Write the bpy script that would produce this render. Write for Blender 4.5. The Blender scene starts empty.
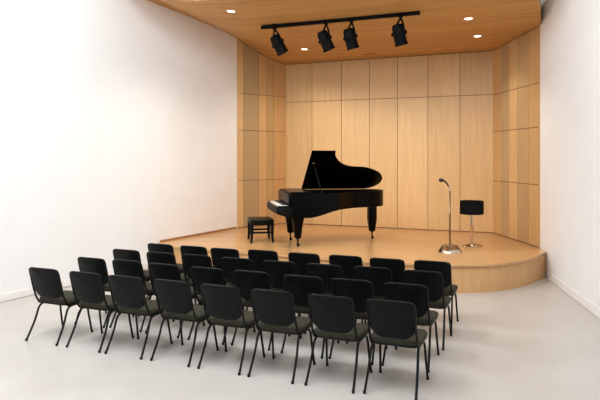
import bpy, bmesh, math, random
from mathutils import Vector, Matrix, noise
random.seed(7)
C = bpy.context.scene.collection
PI = math.pi
V = Vector

def lin(c):
    return tuple(((x/255)/12.92 if x/255 <= .04045 else ((x/255+.055)/1.055)**2.4) for x in c) + (1,)

# ------------------------------------------------------------------ materials
def mat(name, rgb, rough=.5, metal=0.0, spec=.5, coat=0.0):
    m = bpy.data.materials.new(name); m.use_nodes = True
    b = m.node_tree.nodes['Principled BSDF']
    b.inputs['Base Color'].default_value = lin(rgb)
    b.inputs['Roughness'].default_value = rough
    b.inputs['Metallic'].default_value = metal
    b.inputs['Specular IOR Level'].default_value = spec
    b.inputs['Coat Weight'].default_value = coat
    return m

def nodes(m):
    nt = m.node_tree
    return nt, nt.nodes, nt.links, nt.nodes['Principled BSDF']

def mottled(name, rgb, rgb2, scale, rough=.5, spec=.5, bump=0.0, bscale=None, stretch=(1,1,1), detail=4, lo=.35, hi=.65):
    """two tones of one stuff mixed by noise, with an optional fine bump"""
    m = mat(name, rgb, rough, 0, spec)
    nt, N, L, b = nodes(m)
    tc = N.new('ShaderNodeTexCoord'); mp = N.new('ShaderNodeMapping')
    mp.inputs['Scale'].default_value = stretch
    L.new(tc.outputs['Object'], mp.inputs['Vector'])
    n = N.new('ShaderNodeTexNoise'); n.inputs['Scale'].default_value = scale; n.inputs['Detail'].default_value = detail
    L.new(mp.outputs['Vector'], n.inputs['Vector'])
    r = N.new('ShaderNodeValToRGB')
    r.color_ramp.elements[0].position = lo; r.color_ramp.elements[1].position = hi
    r.color_ramp.elements[0].color = lin(rgb); r.color_ramp.elements[1].color = lin(rgb2)
    L.new(n.outputs['Fac'], r.inputs['Fac']); L.new(r.outputs['Color'], b.inputs['Base Color'])
    if bump:
        n2 = N.new('ShaderNodeTexNoise'); n2.inputs['Scale'].default_value = bscale or scale*4
        L.new(mp.outputs['Vector'], n2.inputs['Vector'])
        bp = N.new('ShaderNodeBump'); bp.inputs['Strength'].default_value = bump; bp.inputs['Distance'].default_value = .004
        L.new(n2.outputs['Fac'], bp.inputs['Height']); L.new(bp.outputs['Normal'], b.inputs['Normal'])
    return m

def panel_wood(name, stretch, rough=.45, amount=.11):
    """veneer: each panel's own wood colour (attribute 'tint') streaked with grain"""
    m = mat(name, (200,150,100), rough, 0, .35)
    nt, N, L, b = nodes(m)
    at = N.new('ShaderNodeAttribute'); at.attribute_name = 'tint'
    tc = N.new('ShaderNodeTexCoord'); mp = N.new('ShaderNodeMapping'); mp.inputs['Scale'].default_value = stretch
    L.new(tc.outputs['Object'], mp.inputs['Vector'])
    n = N.new('ShaderNodeTexNoise'); n.inputs['Scale'].default_value = 1; n.inputs['Detail'].default_value = 6; n.inputs['Roughness'].default_value = .6
    L.new(mp.outputs['Vector'], n.inputs['Vector'])
    mr = N.new('ShaderNodeMapRange'); mr.inputs['From Min'].default_value = .3; mr.inputs['From Max'].default_value = .7
    mr.inputs['To Min'].default_value = 1-amount; mr.inputs['To Max'].default_value = 1+amount*.45
    L.new(n.outputs['Fac'], mr.inputs['Value'])
    mx = N.new('ShaderNodeMix'); mx.data_type = 'RGBA'; mx.blend_type = 'MULTIPLY'; mx.inputs['Factor'].default_value = 1
    L.new(at.outputs['Color'], mx.inputs['A']); L.new(mr.outputs['Result'], mx.inputs['B'])
    L.new(mx.outputs['Result'], b.inputs['Base Color'])
    return m

def grain_wood(name, a, b_, stretch, rough=.4, spec=.4, grooves=None, gap=(90,55,28)):
    """wood with streaked grain; grooves = (axis, pitch, width) cuts joints between boards"""
    m = mat(name, a, rough, 0, spec)
    nt, N, L, b = nodes(m)
    tc = N.new('ShaderNodeTexCoord'); mp = N.new('ShaderNodeMapping'); mp.inputs['Scale'].default_value = stretch
    L.new(tc.outputs['Object'], mp.inputs['Vector'])
    n = N.new('ShaderNodeTexNoise'); n.inputs['Scale'].default_value = 1; n.inputs['Detail'].default_value = 6; n.inputs['Roughness'].default_value = .62
    L.new(mp.outputs['Vector'], n.inputs['Vector'])
    r = N.new('ShaderNodeValToRGB'); r.color_ramp.elements[0].position = .32; r.color_ramp.elements[1].position = .68
    r.color_ramp.elements[0].color = lin(a); r.color_ramp.elements[1].color = lin(b_)
    L.new(n.outputs['Fac'], r.inputs['Fac'])
    out = r.outputs['Color']
    if grooves:
        ax, pitch, w, mixf = grooves
        sp = N.new('ShaderNodeSeparateXYZ'); L.new(tc.outputs['Object'], sp.inputs['Vector'])
        d = N.new('ShaderNodeMath'); d.operation = 'DIVIDE'; d.inputs[1].default_value = pitch; L.new(sp.outputs[ax], d.inputs[0])
        f = N.new('ShaderNodeMath'); f.operation = 'FRACT'; L.new(d.outputs[0], f.inputs[0])
        g = N.new('ShaderNodeMath'); g.operation = 'LESS_THAN'; g.inputs[1].default_value = w/pitch; L.new(f.outputs[0], g.inputs[0])
        fm = N.new('ShaderNodeMath'); fm.operation = 'MULTIPLY'; fm.inputs[1].default_value = mixf; L.new(g.outputs[0], fm.inputs[0])
        fl = N.new('ShaderNodeMath'); fl.operation = 'FLOOR'; L.new(d.outputs[0], fl.inputs[0])
        wn = N.new('ShaderNodeTexWhiteNoise'); wn.noise_dimensions = '1D'; L.new(fl.outputs[0], wn.inputs['W'])
        mr = N.new('ShaderNodeMapRange'); mr.inputs['To Min'].default_value = .86; mr.inputs['To Max'].default_value = 1.06
        L.new(wn.outputs['Value'], mr.inputs['Value'])
        m1 = N.new('ShaderNodeMix'); m1.data_type = 'RGBA'; m1.blend_type = 'MULTIPLY'; m1.inputs['Factor'].default_value = 1
        L.new(out, m1.inputs['A']); L.new(mr.outputs['Result'], m1.inputs['B'])
        m2 = N.new('ShaderNodeMix'); m2.data_type = 'RGBA'
        L.new(fm.outputs[0], m2.inputs['Factor']); L.new(m1.outputs['Result'], m2.inputs['A']); m2.inputs['B'].default_value = lin(gap)
        out = m2.outputs['Result']
    L.new(out, b.inputs['Base Color'])
    return m

M = {}
M['wall'] = mottled('white_plaster', (244,242,240), (246,244,242), 3, .8, .15, .02, 60)
M['base'] = mat('white_baseboard', (244,239,234), .45)
M['floor'] = mottled('pale_screed', (194,185,177), (202,194,186), 1.3, .32, .4, .03, 30)
M['panel'] = panel_wood('oak_veneer', (26, 26, 1.1))
M['gap'] = mat('panel_gap', (92,58,30), .8)
M['ceil'] = grain_wood('ceiling_slats', (190,138,76), (212,160,96), (1.2, 30, 30), .5, .25, ('Y', .115, .009, .55), (96,58,28))
M['fascia'] = grain_wood('canopy_edge_wood', (200,150,98), (214,168,116), (3, 3, 30), .45)
M['deck'] = grain_wood('stage_deck_wood', (202,155,103), (214,170,118), (1.0, 22, 22), .24, .5)
M['riser'] = grain_wood('stage_riser_wood', (202,155,104), (212,168,118), (20, 20, 1.0), .42, .35)
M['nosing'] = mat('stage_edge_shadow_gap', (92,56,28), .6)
M['strip'] = mat('brown_wood_strip', (166,114,68), .45)
M['leather'] = mottled('black_leatherette', (11,12,12), (15,16,16), 9, .38, .13, .25, 160)
M['olive'] = mottled('dark_olive_fabric', (52,50,39), (61,58,46), 40, .8, .15, .25, 220)
M['shell'] = mat('black_plastic', (11,11,10), .5, 0, .2)
M['tube'] = mat('black_steel_tube', (8,8,8), .45, 0, .2)
M['lacquer'] = mat('black_piano_lacquer', (2,2,2), .28, 0, .10, 0)
M['satin'] = mat('black_satin_lacquer', (5,4,4), .5, 0, .15)
M['ivory'] = mat('white_key', (238,232,222), .3)
M['ebony'] = mat('black_key', (14,13,13), .35)
M['red'] = mat('key_felt', (92,40,32), .8)
M['bronze'] = mat('cast_bronze_plate', (150,112,58), .35, 1)
M['spruce'] = mat('soundboard_spruce', (190,140,84), .45)
M['brass'] = mat('brass', (190,150,90), .25, 1)
M['chrome'] = mat('polished_chrome', (205,190,172), .12, 1)
M['nickel'] = mat('brushed_nickel', (142,116,88), .3, 1)
M['mic'] = mat('black_microphone', (20,18,17), .4)
M['can'] = mat('black_powder_coat', (5,5,5), .6, 0, .12)
M['shade'] = mottled('black_shade_fabric', (7,7,8), (11,11,12), 60, .75, .12)
M['dark'] = mat('dark_slot', (40,24,12), .8)
def emis(name, rgb, s):
    m = mat(name, rgb); nt, N, L, b = nodes(m)
    b.inputs['Emission Color'].default_value = lin(rgb); b.inputs['Emission Strength'].default_value = s
    return m
M['lamp'] = emis('downlight_lens', (255,238,208), 5)
M['glass'] = mat('spot_lens', (60,58,55), .1, 0, .5)

# ------------------------------------------------------------------ helpers
def obj(name, bm, m, parent=None, smooth=True, angle=40):
    bmesh.ops.recalc_face_normals(bm, faces=bm.faces[:])
    me = bpy.data.meshes.new(name); bm.to_mesh(me); bm.free()
    for x in (m if isinstance(m, (list, tuple)) else [m]): me.materials.append(x)
    if smooth:
        for p in me.polygons: p.use_smooth = True
        me.set_sharp_from_angle(angle=math.radians(angle))
    o = bpy.data.objects.new(name, me); C.objects.link(o)
    if parent: o.parent = parent
    return o
def tag(o, label=None, cat=None, group=None, kind=None):
    if label: o['label'] = label
    if cat: o['category'] = cat
    if group: o['group'] = group
    if kind: o['kind'] = kind
    return o
def thing(name, label, cat, loc=(0,0,0), rz=0, group=None):
    o = bpy.data.objects.new(name, None); C.objects.link(o); o.empty_display_size = .1
    o.location = loc; o.rotation_euler = (0,0,rz)
    return tag(o, label, cat, group)
def struct(name, bm, m, **k):
    return tag(obj(name, bm, m, **k), kind='structure')
def copy_tree(o, parent=None):
    c = o.copy(); C.objects.link(c)
    if parent: c.parent = parent
    for ch in list(o.children): copy_tree(ch, c)
    return c

def catmull(pts, n=8, closed=False):
    P = [V(p) for p in pts]; out = []
    m = len(P); rng = range(m if closed else m-1)
    for i in rng:
        p1, p2 = P[i], P[(i+1) % m]
        p0 = P[(i-1) % m] if (closed or i > 0) else p1*2-p2
        p3 = P[(i+2) % m] if (closed or i+2 < m) else p2*2-p1
        for k in range(n):
            t = k/n
            out.append(.5*((2*p1)+(p2-p0)*t+(2*p0-5*p1+4*p2-p3)*t*t+(3*p1-p0-3*p2+p3)*t**3))
    if not closed: out.append(P[-1])
    return out
def tube(bm, pts, r, seg=10, n=6, smooth=True):
    P = catmull(pts, n) if smooth and len(pts) > 2 else [V(p) for p in pts]
    R = r if callable(r) else (lambda t: r)
    up = None; rings = []
    for i, p in enumerate(P):
        d = (P[min(i+1, len(P)-1)]-P[max(i-1, 0)]).normalized()
        if up is None:
            up = V((0,0,1)) if abs(d.z) < .9 else V((1,0,0))
        x = d.cross(up).normalized(); y = x.cross(d).normalized(); up = y
        rr = R(i/(len(P)-1))
        rings.append([bm.verts.new(p+(x*math.cos(2*PI*k/seg)+y*math.sin(2*PI*k/seg))*rr) for k in range(seg)])
    for a, b in zip(rings, rings[1:]):
        for k in range(seg): bm.faces.new((a[k], a[(k+1) % seg], b[(k+1) % seg], b[k]))
    bm.faces.new(rings[0]); bm.faces.new(rings[-1])
def lathe(bm, prof, seg=32, xf=None):
    xf = xf or Matrix.Identity(4); rings = []
    for r, z in prof:
        if r < 1e-5: rings.append([bm.verts.new(xf @ V((0,0,z)))])
        else: rings.append([bm.verts.new(xf @ V((r*math.cos(2*PI*k/seg), r*math.sin(2*PI*k/seg), z))) for k in range(seg)])
    for a, b in zip(rings, rings[1:]):
        for k in range(seg):
            q = [a[k % len(a)], a[(k+1) % seg % len(a)], b[(k+1) % seg % len(b)], b[k % len(b)]]
            q = list(dict.fromkeys(q))
            if len(q) > 2: bm.faces.new(q)
    for e in (rings[0], rings[-1]):
        if len(e) > 1: bm.faces.new(e)
def box(bm, lo, hi, bevel=0.0, xf=None):
    xf = xf or Matrix.Identity(4)
    vs = [bm.verts.new(xf @ V((x,y,z))) for x in (lo[0],hi[0]) for y in (lo[1],hi[1]) for z in (lo[2],hi[2])]
    fs = [bm.faces.new([vs[i] for i in f]) for f in ((0,1,3,2),(4,6,7,5),(0,4,5,1),(2,3,7,6),(0,2,6,4),(1,5,7,3))]
    if bevel:
        es = list({e for f in fs for e in f.edges})
        bmesh.ops.bevel(bm, geom=es, offset=bevel, segments=2, profile=.5, affect='EDGES', clamp_overlap=True)
def offset_poly(P, d):
    n = len(P); area = sum(P[i].x*P[(i+1)%n].y-P[(i+1)%n].x*P[i].y for i in range(n)); sg = 1 if area > 0 else -1
    out = []
    for i in range(n):
        t = (P[(i+1)%n]-P[i-1]); t = V((t.x,t.y)).normalized()
        out.append(V((P[i].x-t.y*sg*d, P[i].y+t.x*sg*d)))
    return out
def slab(bm, outline, t, r, f=None, bulge=0.0, seg=3, inner=(.7,.4)):
    """rounded-edge slab over a plan outline; f maps (x, y, d) to space, bulge domes the top"""
    f = f or (lambda x, y, d: V((x,y,d)))
    P = [V((p[0],p[1])) for p in outline]; n = len(P); c = sum(P, V((0,0)))/n
    rings = []
    prof = [(r*(1-math.sin(a)), -t/2+r*(1-math.cos(a))) for a in [PI/2*k/seg for k in range(seg+1)]]
    prof = prof + [(i, -d) for i, d in reversed(prof)]
    for i, d in prof: rings.append([(p, d) for p in offset_poly(P, i)])
    core = offset_poly(P, r)
    top = [[(c+(p-c)*s, t/2+bulge*(1-s*s)) for p in core] for s in inner]
    bot = [[(c+(p-c)*s, -t/2) for p in core] for s in inner]
    rings = list(reversed(bot))+rings+top
    vr = [[bm.verts.new(f(p.x,p.y,d)) for p, d in ring] for ring in rings]
    for a, b in zip(vr, vr[1:]):
        for k in range(n): bm.faces.new((a[k],a[(k+1)%n],b[(k+1)%n],b[k]))
    if not inner:                      # flat caps over outlines that curve inwards
        bmesh.ops.triangulate(bm, faces=[bm.faces.new(vr[0]), bm.faces.new(vr[-1])]); return
    for ring, d in ((vr[0], -t/2), (vr[-1], t/2+bulge)):
        m = bm.verts.new(f(c.x,c.y,d))
        for k in range(n): bm.faces.new((ring[k],ring[(k+1)%n],m))
def rrect(w, h, rb, rt, n=6, cx=0, cy=0):
    """rounded rectangle, corner radius rb below and rt above"""
    out = []
    for sx, sy, r, a0 in ((1,-1,rb,-PI/2),(1,1,rt,0),(-1,1,rt,PI/2),(-1,-1,rb,PI)):
        ox, oy = sx*(w/2-r), sy*(h/2-r)
        for k in range(n+1):
            a = a0+PI/2*k/n; out.append((cx+ox+r*math.cos(a), cy+oy+r*math.sin(a)))
    return out
def prism(bm, outline, z0, z1, bevel=0.0):
    a = [bm.verts.new((p[0],p[1],z0)) for p in outline]; b = [bm.verts.new((p[0],p[1],z1)) for p in outline]
    n = len(a); fs = [bm.faces.new(a), bm.faces.new(b)]
    for k in range(n): bm.faces.new((a[k],a[(k+1)%n],b[(k+1)%n],b[k]))
    if bevel:
        es = list({e for f in fs for e in f.edges})
        bmesh.ops.bevel(bm, geom=es, offset=bevel, segments=2, profile=.5, affect='EDGES', clamp_overlap=True)

# ------------------------------------------------------------------ the hall (metres; audience looks towards +y)
STAGE = .43
BL, BR = V((-5.74,12.95)), V((-1.016,12.95))      # back corners of the stage niche
LE, RE = V((-6.37,11.65)), V((-.09,11.11))        # front edges of its splayed side walls
def left_x(y): return -6.37+(y-11.65)*.1054       # face of the white left wall
def right_x(y): return -.09-(y-11.11)*.2475       # face of the white right wall
def ceil_z(x, y):                                 # underside of the wooden canopy, tilted up towards the hall
    t = max(0, 12.95-y); wx = min(1, max(0, (-x-1)/5.4))**8
    return 4.24+.04*t+.45*wx*(t/1.35)/(1+(t/1.35)**6)**(1/6)

bm = bmesh.new(); box(bm, (-9,-2.4,-.1), (4.2,13.6,0)); struct('floor', bm, M['floor'], smooth=False)
TOP = 5.4
bm = bmesh.new(); prism(bm, [(left_x(13.2),13.2),(left_x(-2.4),-2.4),(left_x(-2.4)-.2,-2.4),(left_x(13.2)-.2,13.2)], 0, TOP)
struct('wall_left', bm, M['wall'], smooth=False)
bm = bmesh.new(); prism(bm, [(right_x(13.2),13.2),(right_x(-2.4),-2.4),(right_x(-2.4)+.2,-2.4),(right_x(13.2)+.2,13.2)], 0, TOP)
struct('wall_right', bm, M['wall'], smooth=False)
bm = bmesh.new(); prism(bm, [(left_x(-2.4)-.2,-2.4),(right_x(-2.4)+.2,-2.4),(right_x(13.2)+.2,13.2),(left_x(13.2)-.2,13.2)], TOP, TOP+.1)
struct('ceiling', bm, M['wall'], smooth=False)
# white upper wall above the canopy, closing the hall
bm = bmesh.new(); box(bm, (-6.3,13.06,4.2), (-.5,13.18,TOP)); struct('wall_upper', bm, M['wall'], smooth=False)

def base_strip(name, fx, y0, y1, h, d, sgn, m, z=0.0):
    bm = bmesh.new()
    prism(bm, [(fx(y0),y0),(fx(y1),y1),(fx(y1)+sgn*d,y1),(fx(y0)+sgn*d,y0)], z, z+h, .004)
    struct(name, bm, m, smooth=False)
base_strip('baseboard_left', left_x, -2.3, 9.08, .10, .016, 1, M['base'], .008)
base_strip('baseboard_right', right_x, -2.3, 10.36, .12, .016, -1, M['base'], .004)
base_strip('trim_1', left_x, 9.16, 11.60, .035, .018, 1, M['strip'], STAGE)

# panelled wooden walls of the niche: one mesh each, panels standing 12 mm proud of a dark backing
def panel_wall(name, A, B, xs, zs, tints, nrm):
    d = (B-A); L = d.length; d.normalize(); n = V(nrm).normalized()
    bm = bmesh.new(); col = bm.loops.layers.float_color.new('tint')
    def P(s, z, o): q = A+d*s+n*o; return V((q.x,q.y,z))
    def topz(s): q = A+d*s; return ceil_z(q.x,q.y)
    def boxq(s0, s1, z0a, z0b, z1a, z1b, o0, o1, mi, tint):
        c = [bm.verts.new(P(s,z,o)) for o in (o0,o1) for s, z in ((s0,z0a),(s1,z0b),(s1,z1b),(s0,z1a))]
        for f in ((0,1,2,3),(4,5,6,7),(0,1,5,4),(1,2,6,5),(2,3,7,6),(3,0,4,7)):
            fc = bm.faces.new([c[i] for i in f]); fc.material_index = mi
            for l in fc.loops: l[col] = tint
    boxq(0, L, 0, 0, topz(0)+.05, topz(L)+.05, -.12, -.012, 1, lin((92,58,30)))
    g = .0055
    for i in range(len(xs)-1):
        s0, s1 = xs[i]*L+(g if i else 0), xs[i+1]*L-(g if i < len(xs)-2 else 0)
        zz = [STAGE+.012]+list(zs)+[None]
        for j in range(len(zz)-1):
            t = tints(i, j)
            z0 = zz[j]+(g if j else 0)
            if zz[j+1] is None: za, zb = topz(s0)-.012, topz(s1)-.012
            else: za = zb = zz[j+1]-g
            boxq(s0, s1, z0, z0, za, zb, -.012, 0, 0, lin(t))
    struct(name, bm, [M['panel'], M['gap']], smooth=False)

warm, tan, grey, pale = (204,160,107), (200,158,107), (178,148,107), (212,172,119)
Lc = [pale, grey, warm, (188,150,101), (198,152,99)]
Rc = [warm, (186,152,109), pale, (190,155,109), warm]
def jig(c, k):
    r = random.Random(k); f = 1+r.uniform(-.018,.018); return tuple(x*f for x in c)
panel_wall('wall_side_left', LE, BL, [0,.128,.424,.593,.732,1], [1.49,2.62,3.45], lambda i,j: jig(Lc[i], i*9+j), (1,-.4845,))
panel_wall('wall_side_right', BR, RE, [0,.196,.381,.561,.791,1], [1.525,2.54,3.315], lambda i,j: jig(Rc[i], 100+i*9+j), (-1,-.503))
bx = [-5.74,-5.078,-4.35,-3.683,-3.039,-2.37,-1.688,-1.016]
Bc = [(206,166,114),(209,169,117),(212,173,122),(211,172,120),(213,174,123),(208,168,116),(204,163,111)]
panel_wall('wall_back', BL, BR, [(x+5.74)/4.724 for x in bx], [3.325], lambda i,j: jig(Bc[i], 200+i*9+j), (0,-1))

# wooden slatted canopy with a rounded front corner
def canopy():
    bm = bmesh.new()
    ys = sorted(set([8.0+.03*k for k in range(12)]+[8.4+.2*k for k in range(24)]+[12.95,13.02]))
    def xl(y): return left_x(y)-.04 if y <= 11.65 else -6.41+(y-11.65)*.45
    def xr(y):
        if y < 10.4: return -1.875+1.80*max(0, 1-((10.4-y)/2.4)**2.6)**(1/2.6)
        if y < 11.11: return min(-.075, right_x(y)+.04)
        return -.075-(y-11.11)*.47
    nx = 40; H = .32
    def zt(x, y): return ceil_z(x,y)+H
    lo, hi = [], []
    for y in ys:
        a, b = xl(y), xr(y)
        row = [(a+(b-a)*i/nx, y) for i in range(nx+1)]
        lo.append([bm.verts.new((x,yy,ceil_z(x,yy))) for x, yy in row])
        hi.append([bm.verts.new((x,yy,zt(x,yy))) for x, yy in row])
    def q(a, b, c, d, mi):
        f = bm.faces.new((a,b,c,d)); f.material_index = mi
    for j in range(len(ys)-1):
        for i in range(nx):
            q(lo[j][i],lo[j][i+1],lo[j+1][i+1],lo[j+1][i],0); q(hi[j][i],hi[j][i+1],hi[j+1][i+1],hi[j+1][i],1)
        for i in (0,nx): q(lo[j][i],lo[j+1][i],hi[j+1][i],hi[j][i],1)
    for j in (0,len(ys)-1):
        for i in range(nx): q(lo[j][i],lo[j][i+1],hi[j][i+1],hi[j][i],1)
    struct('ceiling', bm, [M['ceil'], M['fascia']])
canopy()

# the stage
rim = [(left_x(9.12)+.005,9.12),(-6.3,8.90),(-5.7,8.76),(-4.6,8.74),(-3.6,8.72),(-2.8,8.69),(-2.2,8.71),(-1.6,8.80),(-1.05,8.99),(-.65,9.27),(-.38,9.64),(-.19,10.02),(-.095,10.32),(-.055,10.52)]
curve = [(p.x,p.y) for p in catmull([(a,b,0) for a,b in rim], 6)]
end = [(right_x(10.68)-.008,10.68),(RE.x-.004,RE.y-.004),(BR.x+.008,BR.y+.008),(BL.x-.008,BL.y+.008),(LE.x+.006,LE.y-.004)]
st = thing('stage', 'low wooden stage platform with curved front edge under the grand piano', 'stage', (-3,10.5,0))
def shifted(pts, d=0):
    P = [V(p) for p in pts]; out = []
    for i, p in enumerate(P):
        t = (P[min(i+1,len(P)-1)]-P[max(i-1,0)]).normalized(); k = d*min(1, (len(P)-1-i)/9); out.append((p.x-t.y*k+3, p.y+t.x*k-10.5))
    return out
bm = bmesh.new(); prism(bm, shifted(curve)+[(a+3,b-10.5) for a,b in end], STAGE-.032, STAGE, .003)
obj('deck', bm, M['deck'], st)
bm = bmesh.new(); prism(bm, shifted(curve,.045)+[(a+3,b-10.5) for a,b in end], .0, STAGE-.045)
obj('riser', bm, M['riser'], st)
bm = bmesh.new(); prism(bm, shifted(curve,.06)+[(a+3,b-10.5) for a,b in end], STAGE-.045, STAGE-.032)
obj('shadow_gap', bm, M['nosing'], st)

# ------------------------------------------------------------------ recessed downlights and the vent slot in the canopy
def on_canopy(x, y):
    e = .01; dzx = (ceil_z(x+e,y)-ceil_z(x-e,y))/(2*e); dzy = (ceil_z(x,y+e)-ceil_z(x,y-e))/(2*e)
    n = V((-dzx,-dzy,1)).normalized()
    return Matrix.Translation((x,y,ceil_z(x,y))) @ n.to_track_quat('Z','Y').to_matrix().to_4x4()
DL = [(-4.83,8.631,'lit round downlight in the wooden ceiling nearest the white left wall'),
      (-4.736,11.641,'lit round downlight in back left part of wooden ceiling, seen just below the spotlight track'),
      (-1.20,10.278,'lit round downlight at right of wooden ceiling, the one farther from back wall'),
      (-1.187,11.566,'lit round downlight at right of wooden ceiling, the one next to back wall')]
for x, y, lab in DL:
    t = thing('downlight', lab, 'ceiling light', (0,0,0), 0, 'downlights in the wooden ceiling')
    t.matrix_world = on_canopy(x, y)
    bm = bmesh.new(); lathe(bm, [(.062,.0),(.083,.0),(.085,-.004),(.078,-.008),(.066,-.008),(.062,-.004)], 28); obj('trim_ring', bm, M['base'], t)
    bm = bmesh.new(); lathe(bm, [(0,-.0045),(.0635,-.0045),(.0635,-.001),(0,-.001)], 28); obj('lens', bm, M['lamp'], t)
bm = bmesh.new(); box(bm, (-.16,-.02,-.006), (.16,.02,-.001), .002)
o = obj('ceiling_vent', bm, M['dark']); o.matrix_world = on_canopy(-3.553,12.46)
tag(o, 'small dark slot vent in wooden ceiling close to the back wall', 'vent')

# ------------------------------------------------------------------ spotlight track
TY, TZ = 9.585, 4.35
tr = thing('lighting_track', 'long black bar under the wooden ceiling carrying four spotlights', 'lighting track', (-3.31,TY,TZ))
bm = bmesh.new(); box(bm, (-1.43,-.03,-.03), (1.43,.03,.03), .006); obj('bar', bm, M['can'], tr)
MX = [-4.48,-3.50,-3.04,-2.20]
for x in MX:
    bm = bmesh.new(); tube(bm, [(x+3.37,0,.028),(x+3.37,0,ceil_z(x,TY)-TZ+.004)], .013, 10); obj('hanger', bm, M['can'], tr)
labs = ['leftmost of four black spotlights on the track, tilted most to the right',
        'second black spotlight from left on the ceiling track',
        'third black spotlight from left on the ceiling track, right beside the second',
        'rightmost of four black spotlights, hanging apart near the track end']
# tilt towards +x (picture right) and away towards the stage
for x, tilt, lab in zip(MX, (25,20,11,9), labs):
    sp = thing('spotlight', lab, 'spotlight', (x,TY,TZ), 0, 'spotlights on the ceiling track')
    bm = bmesh.new(); ring = [(-.044,-.05),(.044,-.05),(.044,.046),(-.044,.046)]; hole = [(-.031,-.031),(.031,-.031),(.031,.031),(-.031,.031)]
    vs = [[[bm.verts.new((xx,a,b)) for a, b in L] for L in (ring,hole)] for xx in (-.028,.028)]
    for k in range(4):
        j = (k+1)%4
        for a, b, c, d in ((vs[0][0],vs[1][0],0,0),(vs[0][1],vs[1][1],0,0),(vs[0][0],vs[0][1],0,0),(vs[1][0],vs[1][1],0,0)): bm.faces.new((a[k],a[j],b[j],b[k]))
    obj('clamp', bm, M['can'], sp)
    piv = V((.055 if x < -4 else -.03,.03,-.30)); yaw = math.radians(-32)
    R = Matrix.Translation(piv) @ Matrix.Rotation(math.radians(-tilt),4,'Y') @ Matrix.Rotation(math.radians(14),4,'X')
    bm = bmesh.new()
    lathe(bm, [(.0,.155),(.05,.155),(.075,.148),(.090,.125),(.098,.09),(.100,.085),(.100,.02),(.104,.016),(.104,-.02),(.101,-.025),(.101,-.165),(.110,-.17),(.110,-.20),(.098,-.20),(.093,-.165),(0,-.165)], 32, R)
    obj('housing', bm, M['can'], sp)
    bm = bmesh.new(); lathe(bm, [(0,-.163),(.05,-.172),(.092,-.168),(.092,-.166),(0,-.161)], 28, R); obj('lens', bm, M['glass'], sp)
    ax = V((math.cos(yaw), math.sin(yaw), 0))
    ax = (R.to_3x3() @ ax)
    bm = bmesh.new(); top = V((0,0,-.055))
    for s in (-1,1):
        a = piv+ax*s*.122
        tube(bm, [top, top+(a-top)*.25+ax*s*.018, top+(a-top)*.6+ax*s*.02, a+V((0,0,-.015))], .016, 8, 5)
    obj('yoke', bm, M['can'], sp)
    for s in (-1,1):
        bm = bmesh.new()
        Q = Matrix.Translation(piv+ax*s*.098) @ ax.to_track_quat('Z','Y').to_matrix().to_4x4()
        if s < 0: Q = Q @ Matrix.Rotation(PI,4,'X')
        lathe(bm, [(0,0),(.018,0),(.018,.02),(.03,.024),(.034,.03),(.034,.052),(.028,.058),(0,.058)], 14, Q)
        obj('knob', bm, M['can'], sp)

# ------------------------------------------------------------------ chairs
def make_chair():
    t = thing('stacking_chair', 'x', 'chair', (0,0,0), 0, 'black chairs in four rows facing the stage')
    # backrest: padded panel, leaning back, slightly hollow towards the sitter
    def fb(x, h, d):
        k = h/.36
        y = .075-.108*k; z = .462+h*.955
        return V((x, y+d-.030*(1-(x/.21)**2)*.9+.012, z-.03*d))
    bm = bmesh.new()
    P = []
    for x, h in rrect(.412,.365,.125,.06,7,0,.1825):
        P.append((x*(1-.045*(1-h/.365)), h))
    slab(bm, P, .040, .016, fb, 0, 4, (.85,.6,.3)); obj('backrest', bm, M['leather'], t)
    # seat cushion and its shell
    S = [(x*(1-.03*(.3-y)), y) for x, y in rrect(.455,.43,.09,.10,7,0,.30)]
    def fs(x, y, d):
        return V((x, y, .428+d-.012*max(0,(y-.40)/.115)**2))
    bm = bmesh.new(); slab(bm, S, .050, .02, fs, .012, 4, (.85,.6,.3)); obj('seat', bm, M['olive'], t)
    S2 = [(x*.97, .30+(y-.30)*.97) for x, y in S]
    bm = bmesh.new(); slab(bm, S2, .022, .009, lambda x,y,d: V((x,y,.397+d-.010*max(0,(y-.40)/.115)**2)), 0, 2, (.6,)); obj('seat_shell', bm, M['shell'], t)
    # tube frame up both sides of the back
    for s in (-1,1):
        bm = bmesh.new()
        tube(bm, [(s*.182,-.024,.795),(s*.201,-.020,.77),(s*.203,.006,.67),(s*.203,.036,.56),(s*.206,.078,.455),(s*.202,.125,.388),(s*.198,.20,.376),(s*.196,.36,.374)], .0115, 8, 5)
        obj('back_frame', bm, M['tube'], t)
    for s in (-1,1):
        bm = bmesh.new(); tube(bm, [(s*.196,.215,.374),(s*.201,.150,.366),(s*.206,.108,.325),(s*.211,.055,.19),(s*.219,-.048,.004)], .0115, 8, 6)
        l = obj('leg', bm, M['tube'], t)
        bm = bmesh.new(); lathe(bm, [(0,0),(.0135,0),(.0135,.022),(.0115,.024),(0,.024)], 10, Matrix.Translation((s*.219,-.048,0))); obj('foot_cap', bm, M['shell'], l)
    for s in (-1,1):
        bm = bmesh.new(); tube(bm, [(s*.195,.31,.374),(s*.199,.38,.366),(s*.204,.414,.325),(s*.210,.440,.19),(s*.219,.478,.004)], .0115, 8, 6)
        l = obj('leg', bm, M['tube'], t)
        bm = bmesh.new(); lathe(bm, [(0,0),(.0135,0),(.0135,.022),(.0115,.024),(0,.024)], 10, Matrix.Translation((s*.219,.478,0))); obj('foot_cap', bm, M['shell'], l)
    return t
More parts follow.
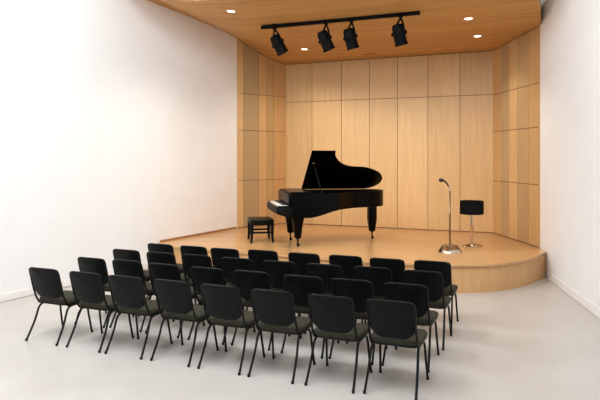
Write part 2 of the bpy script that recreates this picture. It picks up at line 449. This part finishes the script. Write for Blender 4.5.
ROWS = [
 [(-5.024,4.874),(-4.448,4.872),(-3.926,4.867),(-3.37,4.874),(-2.82,4.866),(-2.282,4.863),(-1.723,4.872),(-1.195,4.899)],
 [(-5.02,5.599),(-4.514,5.624),(-3.982,5.595),(-3.404,5.583),(-2.868,5.599),(-2.275,5.578),(-1.761,5.602),(-1.224,5.61)],
 [(-5.052,6.263),(-4.499,6.247),(-3.986,6.266),(-3.417,6.264),(-2.857,6.266),(-2.308,6.273),(-1.756,6.318),(-1.205,6.307)],
 [(-4.953,6.86),(-4.414,6.862),(-3.922,6.847),(-3.391,6.904),(-2.811,6.894),(-2.272,6.921),(-1.749,6.912),(-1.22,6.946)]]
rown = ['row nearest the camera', 'second row from the camera', 'third row from the camera', 'front row beside the stage']
coln = ['leftmost','second from left','third from left','fourth from left','fourth from right','third from right','second from right','rightmost']
proto = make_chair()
for r, row in enumerate(ROWS):
    for c, (x, y) in enumerate(row):
        o = proto if (r, c) == (0, 0) else copy_tree(proto)
        o.location = (x+(-.009,-.008,0,.004)[r], y, 0); o.rotation_euler.z = math.radians(random.uniform(-1.2,1.2))
        o['label'] = 'black chair with olive seat, %s in the %s' % (coln[c], rown[r])

# ------------------------------------------------------------------ grand piano: local x runs from keyboard to tail, y from treble to bass side
W, LEN, TOPZ, FLAP = 1.25, 2.01, .95, .41
pn = thing('grand_piano', 'black lacquered grand piano with raised lid standing on the stage', 'piano', (-4.07,9.395,STAGE), .576)
LL = LEN-FLAP
lid_h = [(0,1),(.258,1),(.272,.992),(.280,.955),(.288,.89),(.330,.785),(.390,.695),(.46,.635),(.545,.605),(.668,.592),(.777,.545),(.89,.45),(.955,.335),(.975,.225),(.945,.11),(.88,.035),(.80,0)]
edge = [(FLAP+a*LL, W*(1-h)) for a, h in lid_h]
smooth = [(p.x,p.y) for p in catmull([(a,b,0) for a,b in edge[1:]], 4)]
rim_h = [(.15,1),(.26,.97),(.36,.86),(.46,.74),(.56,.655),(.668,.602),(.777,.547)]+lid_h[11:]
rim_curve = [(p.x,p.y) for p in catmull([(FLAP+a*LL,W*(1-h),0) for a,h in rim_h], 4)]
outline = [(0,0)]+[(FLAP*k/5,0) for k in range(1,6)]+[(FLAP+.07*k,0) for k in range(1,3)]+rim_curve+[(1.2,W),(.9,W),(.75,W),(.6,W),(.5,W),(FLAP,W),(FLAP*.5,W),(0,W)]
def low_z(x):     # the case is deeper at the keyboard end
    t = min(1, max(0, (x-.30)/.62)); return TOPZ-.43+.13*t*t*(3-2*t)
def ring_wall(bm, outl, th, z1):
    P = [V(p) for p in outl]; Q = offset_poly(P, th); n = len(P)
    def mk(L, z): return [bm.verts.new((p.x,p.y,low_z(p.x) if z is None else z)) for p in L]
    a, b, c, d = mk(P,None), mk(P,z1), mk(Q,z1), mk(Q,None)
    for k in range(n):
        j = (k+1) % n
        for u, v in ((a,b),(b,c),(c,d),(d,a)): bm.faces.new((u[k],u[j],v[j],v[k]))
bm = bmesh.new(); ring_wall(bm, outline, .045, TOPZ); obj('rim', bm, M['lacquer'], pn, angle=30)
inner = [(p.x,p.y) for p in offset_poly([V(p) for p in outline], .044)]
bm = bmesh.new(); prism(bm, inner, TOPZ-.22, TOPZ-.20); obj('soundboard', bm, M['spruce'], pn)
bm = bmesh.new(); prism(bm, [(p.x,p.y) for p in offset_poly([V(p) for p in outline], .10)], TOPZ-.15, TOPZ-.135, .004); obj('string_plate', bm, M['bronze'], pn)
bm = bmesh.new(); prism(bm, inner, TOPZ-.295, TOPZ-.28); obj('bottom_frame', bm, M['satin'], pn)
# closed front flap of the lid
bm = bmesh.new(); slab(bm, [(-.012,-.012),(FLAP-.004,-.012),(FLAP-.004,W+.01),(-.012,W+.01)], .024, .009, lambda x,y,d: V((x,y,TOPZ+.014+d)), 0, 3, (.5,)); obj('lid_flap', bm, M['lacquer'], pn)
# main lid, hinged on the bass side
TH = .62
lid_out = [(FLAP, W)]+[(FLAP,W*.5),(FLAP,0-.01)]+[(x,y-.01*(1-y/W)) for x, y in smooth]
def flid(x, y, d):
    b = W-y
    return V((x, W-b*math.cos(TH)+d*math.sin(TH)*-1, TOPZ+.012+b*math.sin(TH)+d*math.cos(TH)))
bm = bmesh.new(); slab(bm, lid_out, .022, .006, flid, 0, 3, ()); obj('lid', bm, M['lacquer'], pn, angle=30)
bm = bmesh.new()
tube(bm, [(FLAP+.15,.03,TOPZ-.03), flid(FLAP+.10,.36,-.02)], .011, 8, 1, False); obj('lid_prop', bm, M['satin'], pn)
bm = bmesh.new(); box(bm, (-.03,-.02,-.012), (.03,.02,.0), .004, Matrix.Translation(flid(FLAP+.10,.36,-.012)) @ Matrix.Rotation(-TH,4,'X')); o = obj('prop_cup', bm, M['brass'], pn)
o['label'] = 'small shiny metal prop cup'
for a in (.55,1.0,1.45):
    bm = bmesh.new(); tube(bm, [(a-.05,W+.004,TOPZ+.02),(a+.05,W+.004,TOPZ+.02)], .012, 8, 1, False)
    obj('hinge', bm, M['brass'], pn)
# keyboard end
kb = [(-.26,.0),(-.23,-.012),(.0,-.012),(.0,W+.012),(-.23,W+.012),(-.26,W),(-.28,W*.85),(-.285,W*.5),(-.28,W*.15)]
def fk(x, y, d):
    z = .665+d
    if d < 0: z -= .10*max(0,1+x/.30)
    return V((x,y,z))
bm = bmesh.new(); slab(bm, kb, .10, .02, fk, 0, 3, (.6,)); obj('keybed', bm, M['satin'], pn)
bm = bmesh.new(); box(bm, (-.045,.0,.70), (.045,W,TOPZ-.002), .006); obj('fallboard', bm, M['lacquer'], pn)
for y0 in (-.008, W-.042):
    bm = bmesh.new(); box(bm, (-.235,y0,.70), (-.04,y0+.05,.738), .008); obj('key_block', bm, M['lacquer'], pn)
bm = bmesh.new(); kw = (W-.09)/52
for k in range(52): box(bm, (-.215,.045+k*kw+.0006,.712), (-.05,.045+(k+1)*kw-.0006,.742), .0015)
obj('white_keys', bm, M['ivory'], pn)
bm = bmesh.new()
for k in range(51):
    if (k % 7) in (1,4): continue      # no black key after these naturals
    y = W-(.045+(k+1)*kw); box(bm, (-.135,y-.0055,.738), (-.05,y+.0055,.754), .002)
obj('black_keys', bm, M['ebony'], pn)
# three tapered legs on casters
def leg(x, y, z1, wide):
    bm = bmesh.new()
    secs = [(.062,.15),(.072,.17),(.086,.27),(.105,.40),(.125 if wide else .102,z1-.05),(.14 if wide else .106,z1)]
    rows = []
    for h, z in secs:
        rows.append([bm.verts.new((x+sx*h*.80,y+sy*h*.80,z)) for sx, sy in ((-1,-.6),(-.6,-1),(.6,-1),(1,-.6),(1,.6),(.6,1),(-.6,1),(-1,.6))])
    for a, b in zip(rows, rows[1:]):
        for k in range(8): bm.faces.new((a[k],a[(k+1)%8],b[(k+1)%8],b[k]))
    bm.faces.new(rows[0]); bm.faces.new(rows[-1])
    l = obj('leg', bm, M['lacquer'], pn, angle=30)
    bm = bmesh.new(); lathe(bm, [(.0,.155),(.026,.155),(.026,.135),(.016,.13),(.014,.04),(0,.04)], 14, Matrix.Translation((x,y,0)))
    lathe(bm, [(0,-.011),(.024,-.011),(.028,-.006),(.028,.006),(.024,.011),(0,.011)], 16, Matrix.Translation((x+.008,y,.028)) @ Matrix.Rotation(PI/2,4,'X'))
    obj('caster', bm, M['satin'], l)
leg(.15,.20,TOPZ-.42,True); leg(.15,W-.26,TOPZ-.42,True); leg(LEN-.27,W*.73,TOPZ-.29,False)

# ------------------------------------------------------------------ piano bench
be = thing('piano_bench', 'small black piano bench standing before the piano keyboard', 'bench', (-4.985,10.04,STAGE), .576)
bw, bl, bh = .45, .60, .43
bm = bmesh.new(); slab(bm, rrect(bw,bl,.03,.03,4), .055, .02, lambda x,y,d: V((x,y,bh-.028+d)), .012, 4, (.8,.5)); obj('cushion', bm, M['leather'], be)
bm = bmesh.new(); box(bm, (-bw/2+.02,-bl/2+.02,bh-.105), (bw/2-.02,bl/2-.02,bh-.053), .004); obj('apron', bm, M['satin'], be)
for sx in (-1,1):
    for sy in (-1,1):
        bm = bmesh.new(); rows = []
        for h, z, o in ((.020,0,.012),(.020,.02,.010),(.023,.12,.0),(.028,.24,-.002),(.030,bh-.06,0)):
            cx, cy = sx*(bw/2-.035+o), sy*(bl/2-.035+o)
            rows.append([bm.verts.new((cx+a*h,cy+b*h,z)) for a, b in ((-1,-1),(1,-1),(1,1),(-1,1))])
        for a, b in zip(rows, rows[1:]):
            for k in range(4): bm.faces.new((a[k],a[(k+1)%4],b[(k+1)%4],b[k]))
        bm.faces.new(rows[0]); bm.faces.new(rows[-1]); obj('leg', bm, M['satin'], be, smooth=False)
for sy in (-1,1):
    bm = bmesh.new(); y = sy*(bl/2-.04); box(bm, (-bw/2+.03,y-.012,.17), (bw/2-.03,y+.012,.205), .004); obj('stretcher', bm, M['satin'], be)

# ------------------------------------------------------------------ microphone on its stand
ms = thing('microphone_stand', 'slim metal microphone stand on a round stepped base on the stage', 'microphone stand', (-1.475,10.06,STAGE))
bm = bmesh.new(); lathe(bm, [(0,0),(.196,0),(.200,.005),(.198,.014),(.172,.060),(.168,.063),(0,.063)], 40); obj('base', bm, M['chrome'], ms, angle=25)
bm = bmesh.new(); lathe(bm, [(0,.063),(.160,.063),(.160,.068),(.128,.112),(.122,.116),(.03,.120),(.022,.132),(0,.132)], 40); o = obj('base_cover', bm, M['nickel'], ms, angle=25); o['label'] = 'brownish brushed metal upper step'
bm = bmesh.new(); lathe(bm, [(0,.10),(.017,.10),(.017,.62),(.0185,.62),(.0185,.66),(.0145,.665),(.0145,1.02),(0,1.02)], 18); obj('pole', bm, M['nickel'], ms)
bm = bmesh.new(); tube(bm, [(0,0,1.015),(.002,0,1.045),(-.004,-.002,1.065),(-.018,-.006,1.085)], .014, 12); lathe(bm, [(0,-.02),(.017,-.02),(.017,.02),(0,.02)], 14, Matrix.Translation((0,0,1.05)) @ Matrix.Rotation(PI/2,4,'X')); obj('clip', bm, M['chrome'], ms)
mi = thing('microphone', 'black handheld microphone clipped on top of the metal stand', 'microphone', (-1.475,10.06,STAGE+1.06))
A, B = V((-.020,-.006,.032)), V((-.118,-.05,.115)); dr = (B-A).normalized()
def along(bm, prof):
    lathe(bm, prof, 20, Matrix.Translation(A) @ dr.to_track_quat('Z','Y').to_matrix().to_4x4())
bm = bmesh.new(); P = catmull([A, A+V((-.03,-.012,.05)), A+V((-.07,-.03,.085)), B+V((0,0,-.004))], 6)
tube(bm, [A, A+V((-.022,-.010,.045)), A+V((-.055,-.024,.084)), A+V((-.090,-.038,.102))], lambda t: .012+.006*t, 14, 5); obj('handle', bm, M['mic'], mi)
bm = bmesh.new(); lathe(bm, [(0,-.045),(.018,-.045),(.024,-.03),(.031,-.012),(.033,.004),(.030,.02),(.020,.033),(0,.039)], 20, Matrix.Translation(A+V((-.118,-.05,.106))) @ V((-.95,-.3,.05)).to_track_quat('Z','Y').to_matrix().to_4x4()); obj('grille', bm, M['mic'], mi)

# ------------------------------------------------------------------ drum-shade lamp
la = thing('floor_lamp', 'short chrome lamp with black drum shade on the stage beside microphone stand', 'lamp', (-1.215,10.88,STAGE))
bm = bmesh.new(); lathe(bm, [(0,0),(.172,0),(.178,.008),(.170,.022),(.14,.042),(.09,.058),(.04,.068),(.024,.078),(.02,.09),(0,.09)], 40); obj('base', bm, M['chrome'], la)
bm = bmesh.new(); lathe(bm, [(0,.08),(.022,.08),(.022,.34),(.026,.345),(.026,.365),(.021,.37),(.021,.66),(0,.66)], 18); obj('pole', bm, M['chrome'], la)
bm = bmesh.new(); pr = [(.200,.57),(.205,.575),(.207,.69),(.205,.803),(.200,.806),(.196,.803),(.198,.69),(.196,.575)]
lathe(bm, pr+[pr[0]], 40); bmesh.ops.remove_doubles(bm, verts=bm.verts[:], dist=1e-5)
bad = [f for f in bm.faces if len(f.verts) > 4]; bmesh.ops.delete(bm, geom=bad, context='FACES_ONLY')
obj('shade', bm, M['shade'], la)
bm = bmesh.new()
for k in range(3):
    a = 2*PI*k/3; tube(bm, [(.012*math.cos(a),.012*math.sin(a),.655),(.199*math.cos(a),.199*math.sin(a),.655)], .004, 6, 1, False)
obj('shade_spider', bm, M['tube'], la)

# ------------------------------------------------------------------ light
def light(kind, name, loc, aim, power, col, **k):
    d = bpy.data.lights.new(name, kind); d.energy = power; d.color = col
    for a, b in k.items(): setattr(d, a, b)
    o = bpy.data.objects.new(name, d); C.objects.link(o); o.location = loc
    o.rotation_euler = (V(aim)-V(loc)).to_track_quat('-Z','Y').to_euler()
    return o
WARM = (1,.93,.83)
for x, y, _ in DL:
    z = ceil_z(x,y)-.03
    light('SPOT', 'downlight_beam', (x,y,z), (x,y,0), (200 if y < 10 else 150) if x < -4 else 80, WARM, spot_size=math.radians(140 if x < -4 else 110), spot_blend=.9, shadow_soft_size=.06)
for x, tx in zip([x-.04 for x in MX], (-4.6,-3.6,-2.8,-1.9)):
    light('SPOT', 'spotlight_beam', (x+.13,TY+.10,TZ-.50), (tx,12.6,1.5), 84, WARM, spot_size=math.radians(76), spot_blend=1, shadow_soft_size=.10)
# added fill lights, unseen above the audience, to brighten the walls and floor
for loc, aim, e in (((-1.2,3.8,5.2),(-6.4,10.6,2.9),222), ((-5.2,3.8,5.2),(-.3,10,2.2),185), ((-4.6,2.2,5.2),(-4.2,3.4,0),105)):
    light('AREA', 'hall_fill', loc, aim, e, (.90,.985,1.05), shape='RECTANGLE', size=2.2, size_y=1.2)

w = bpy.data.worlds.new('World'); bpy.context.scene.world = w; w.use_nodes = True
w.node_tree.nodes['Background'].inputs['Color'].default_value = (.93,1,1.06,1)
w.node_tree.nodes['Background'].inputs['Strength'].default_value = 1.05

# ------------------------------------------------------------------ camera
cd = bpy.data.cameras.new('camera'); co = bpy.data.objects.new('camera', cd); C.objects.link(co)
co.location = (0,0,2.008); co.rotation_euler = (PI/2,0,.394)
cd.sensor_width = 36; cd.lens = 591/600*36; cd.shift_y = -42.6/600; cd.clip_start = .05
S = bpy.context.scene; S.camera = co
S.view_settings.view_transform = 'Standard'; S.view_settings.look = 'None'
S.view_settings.exposure = 0; S.view_settings.gamma = 1; S.view_settings.use_curve_mapping = False
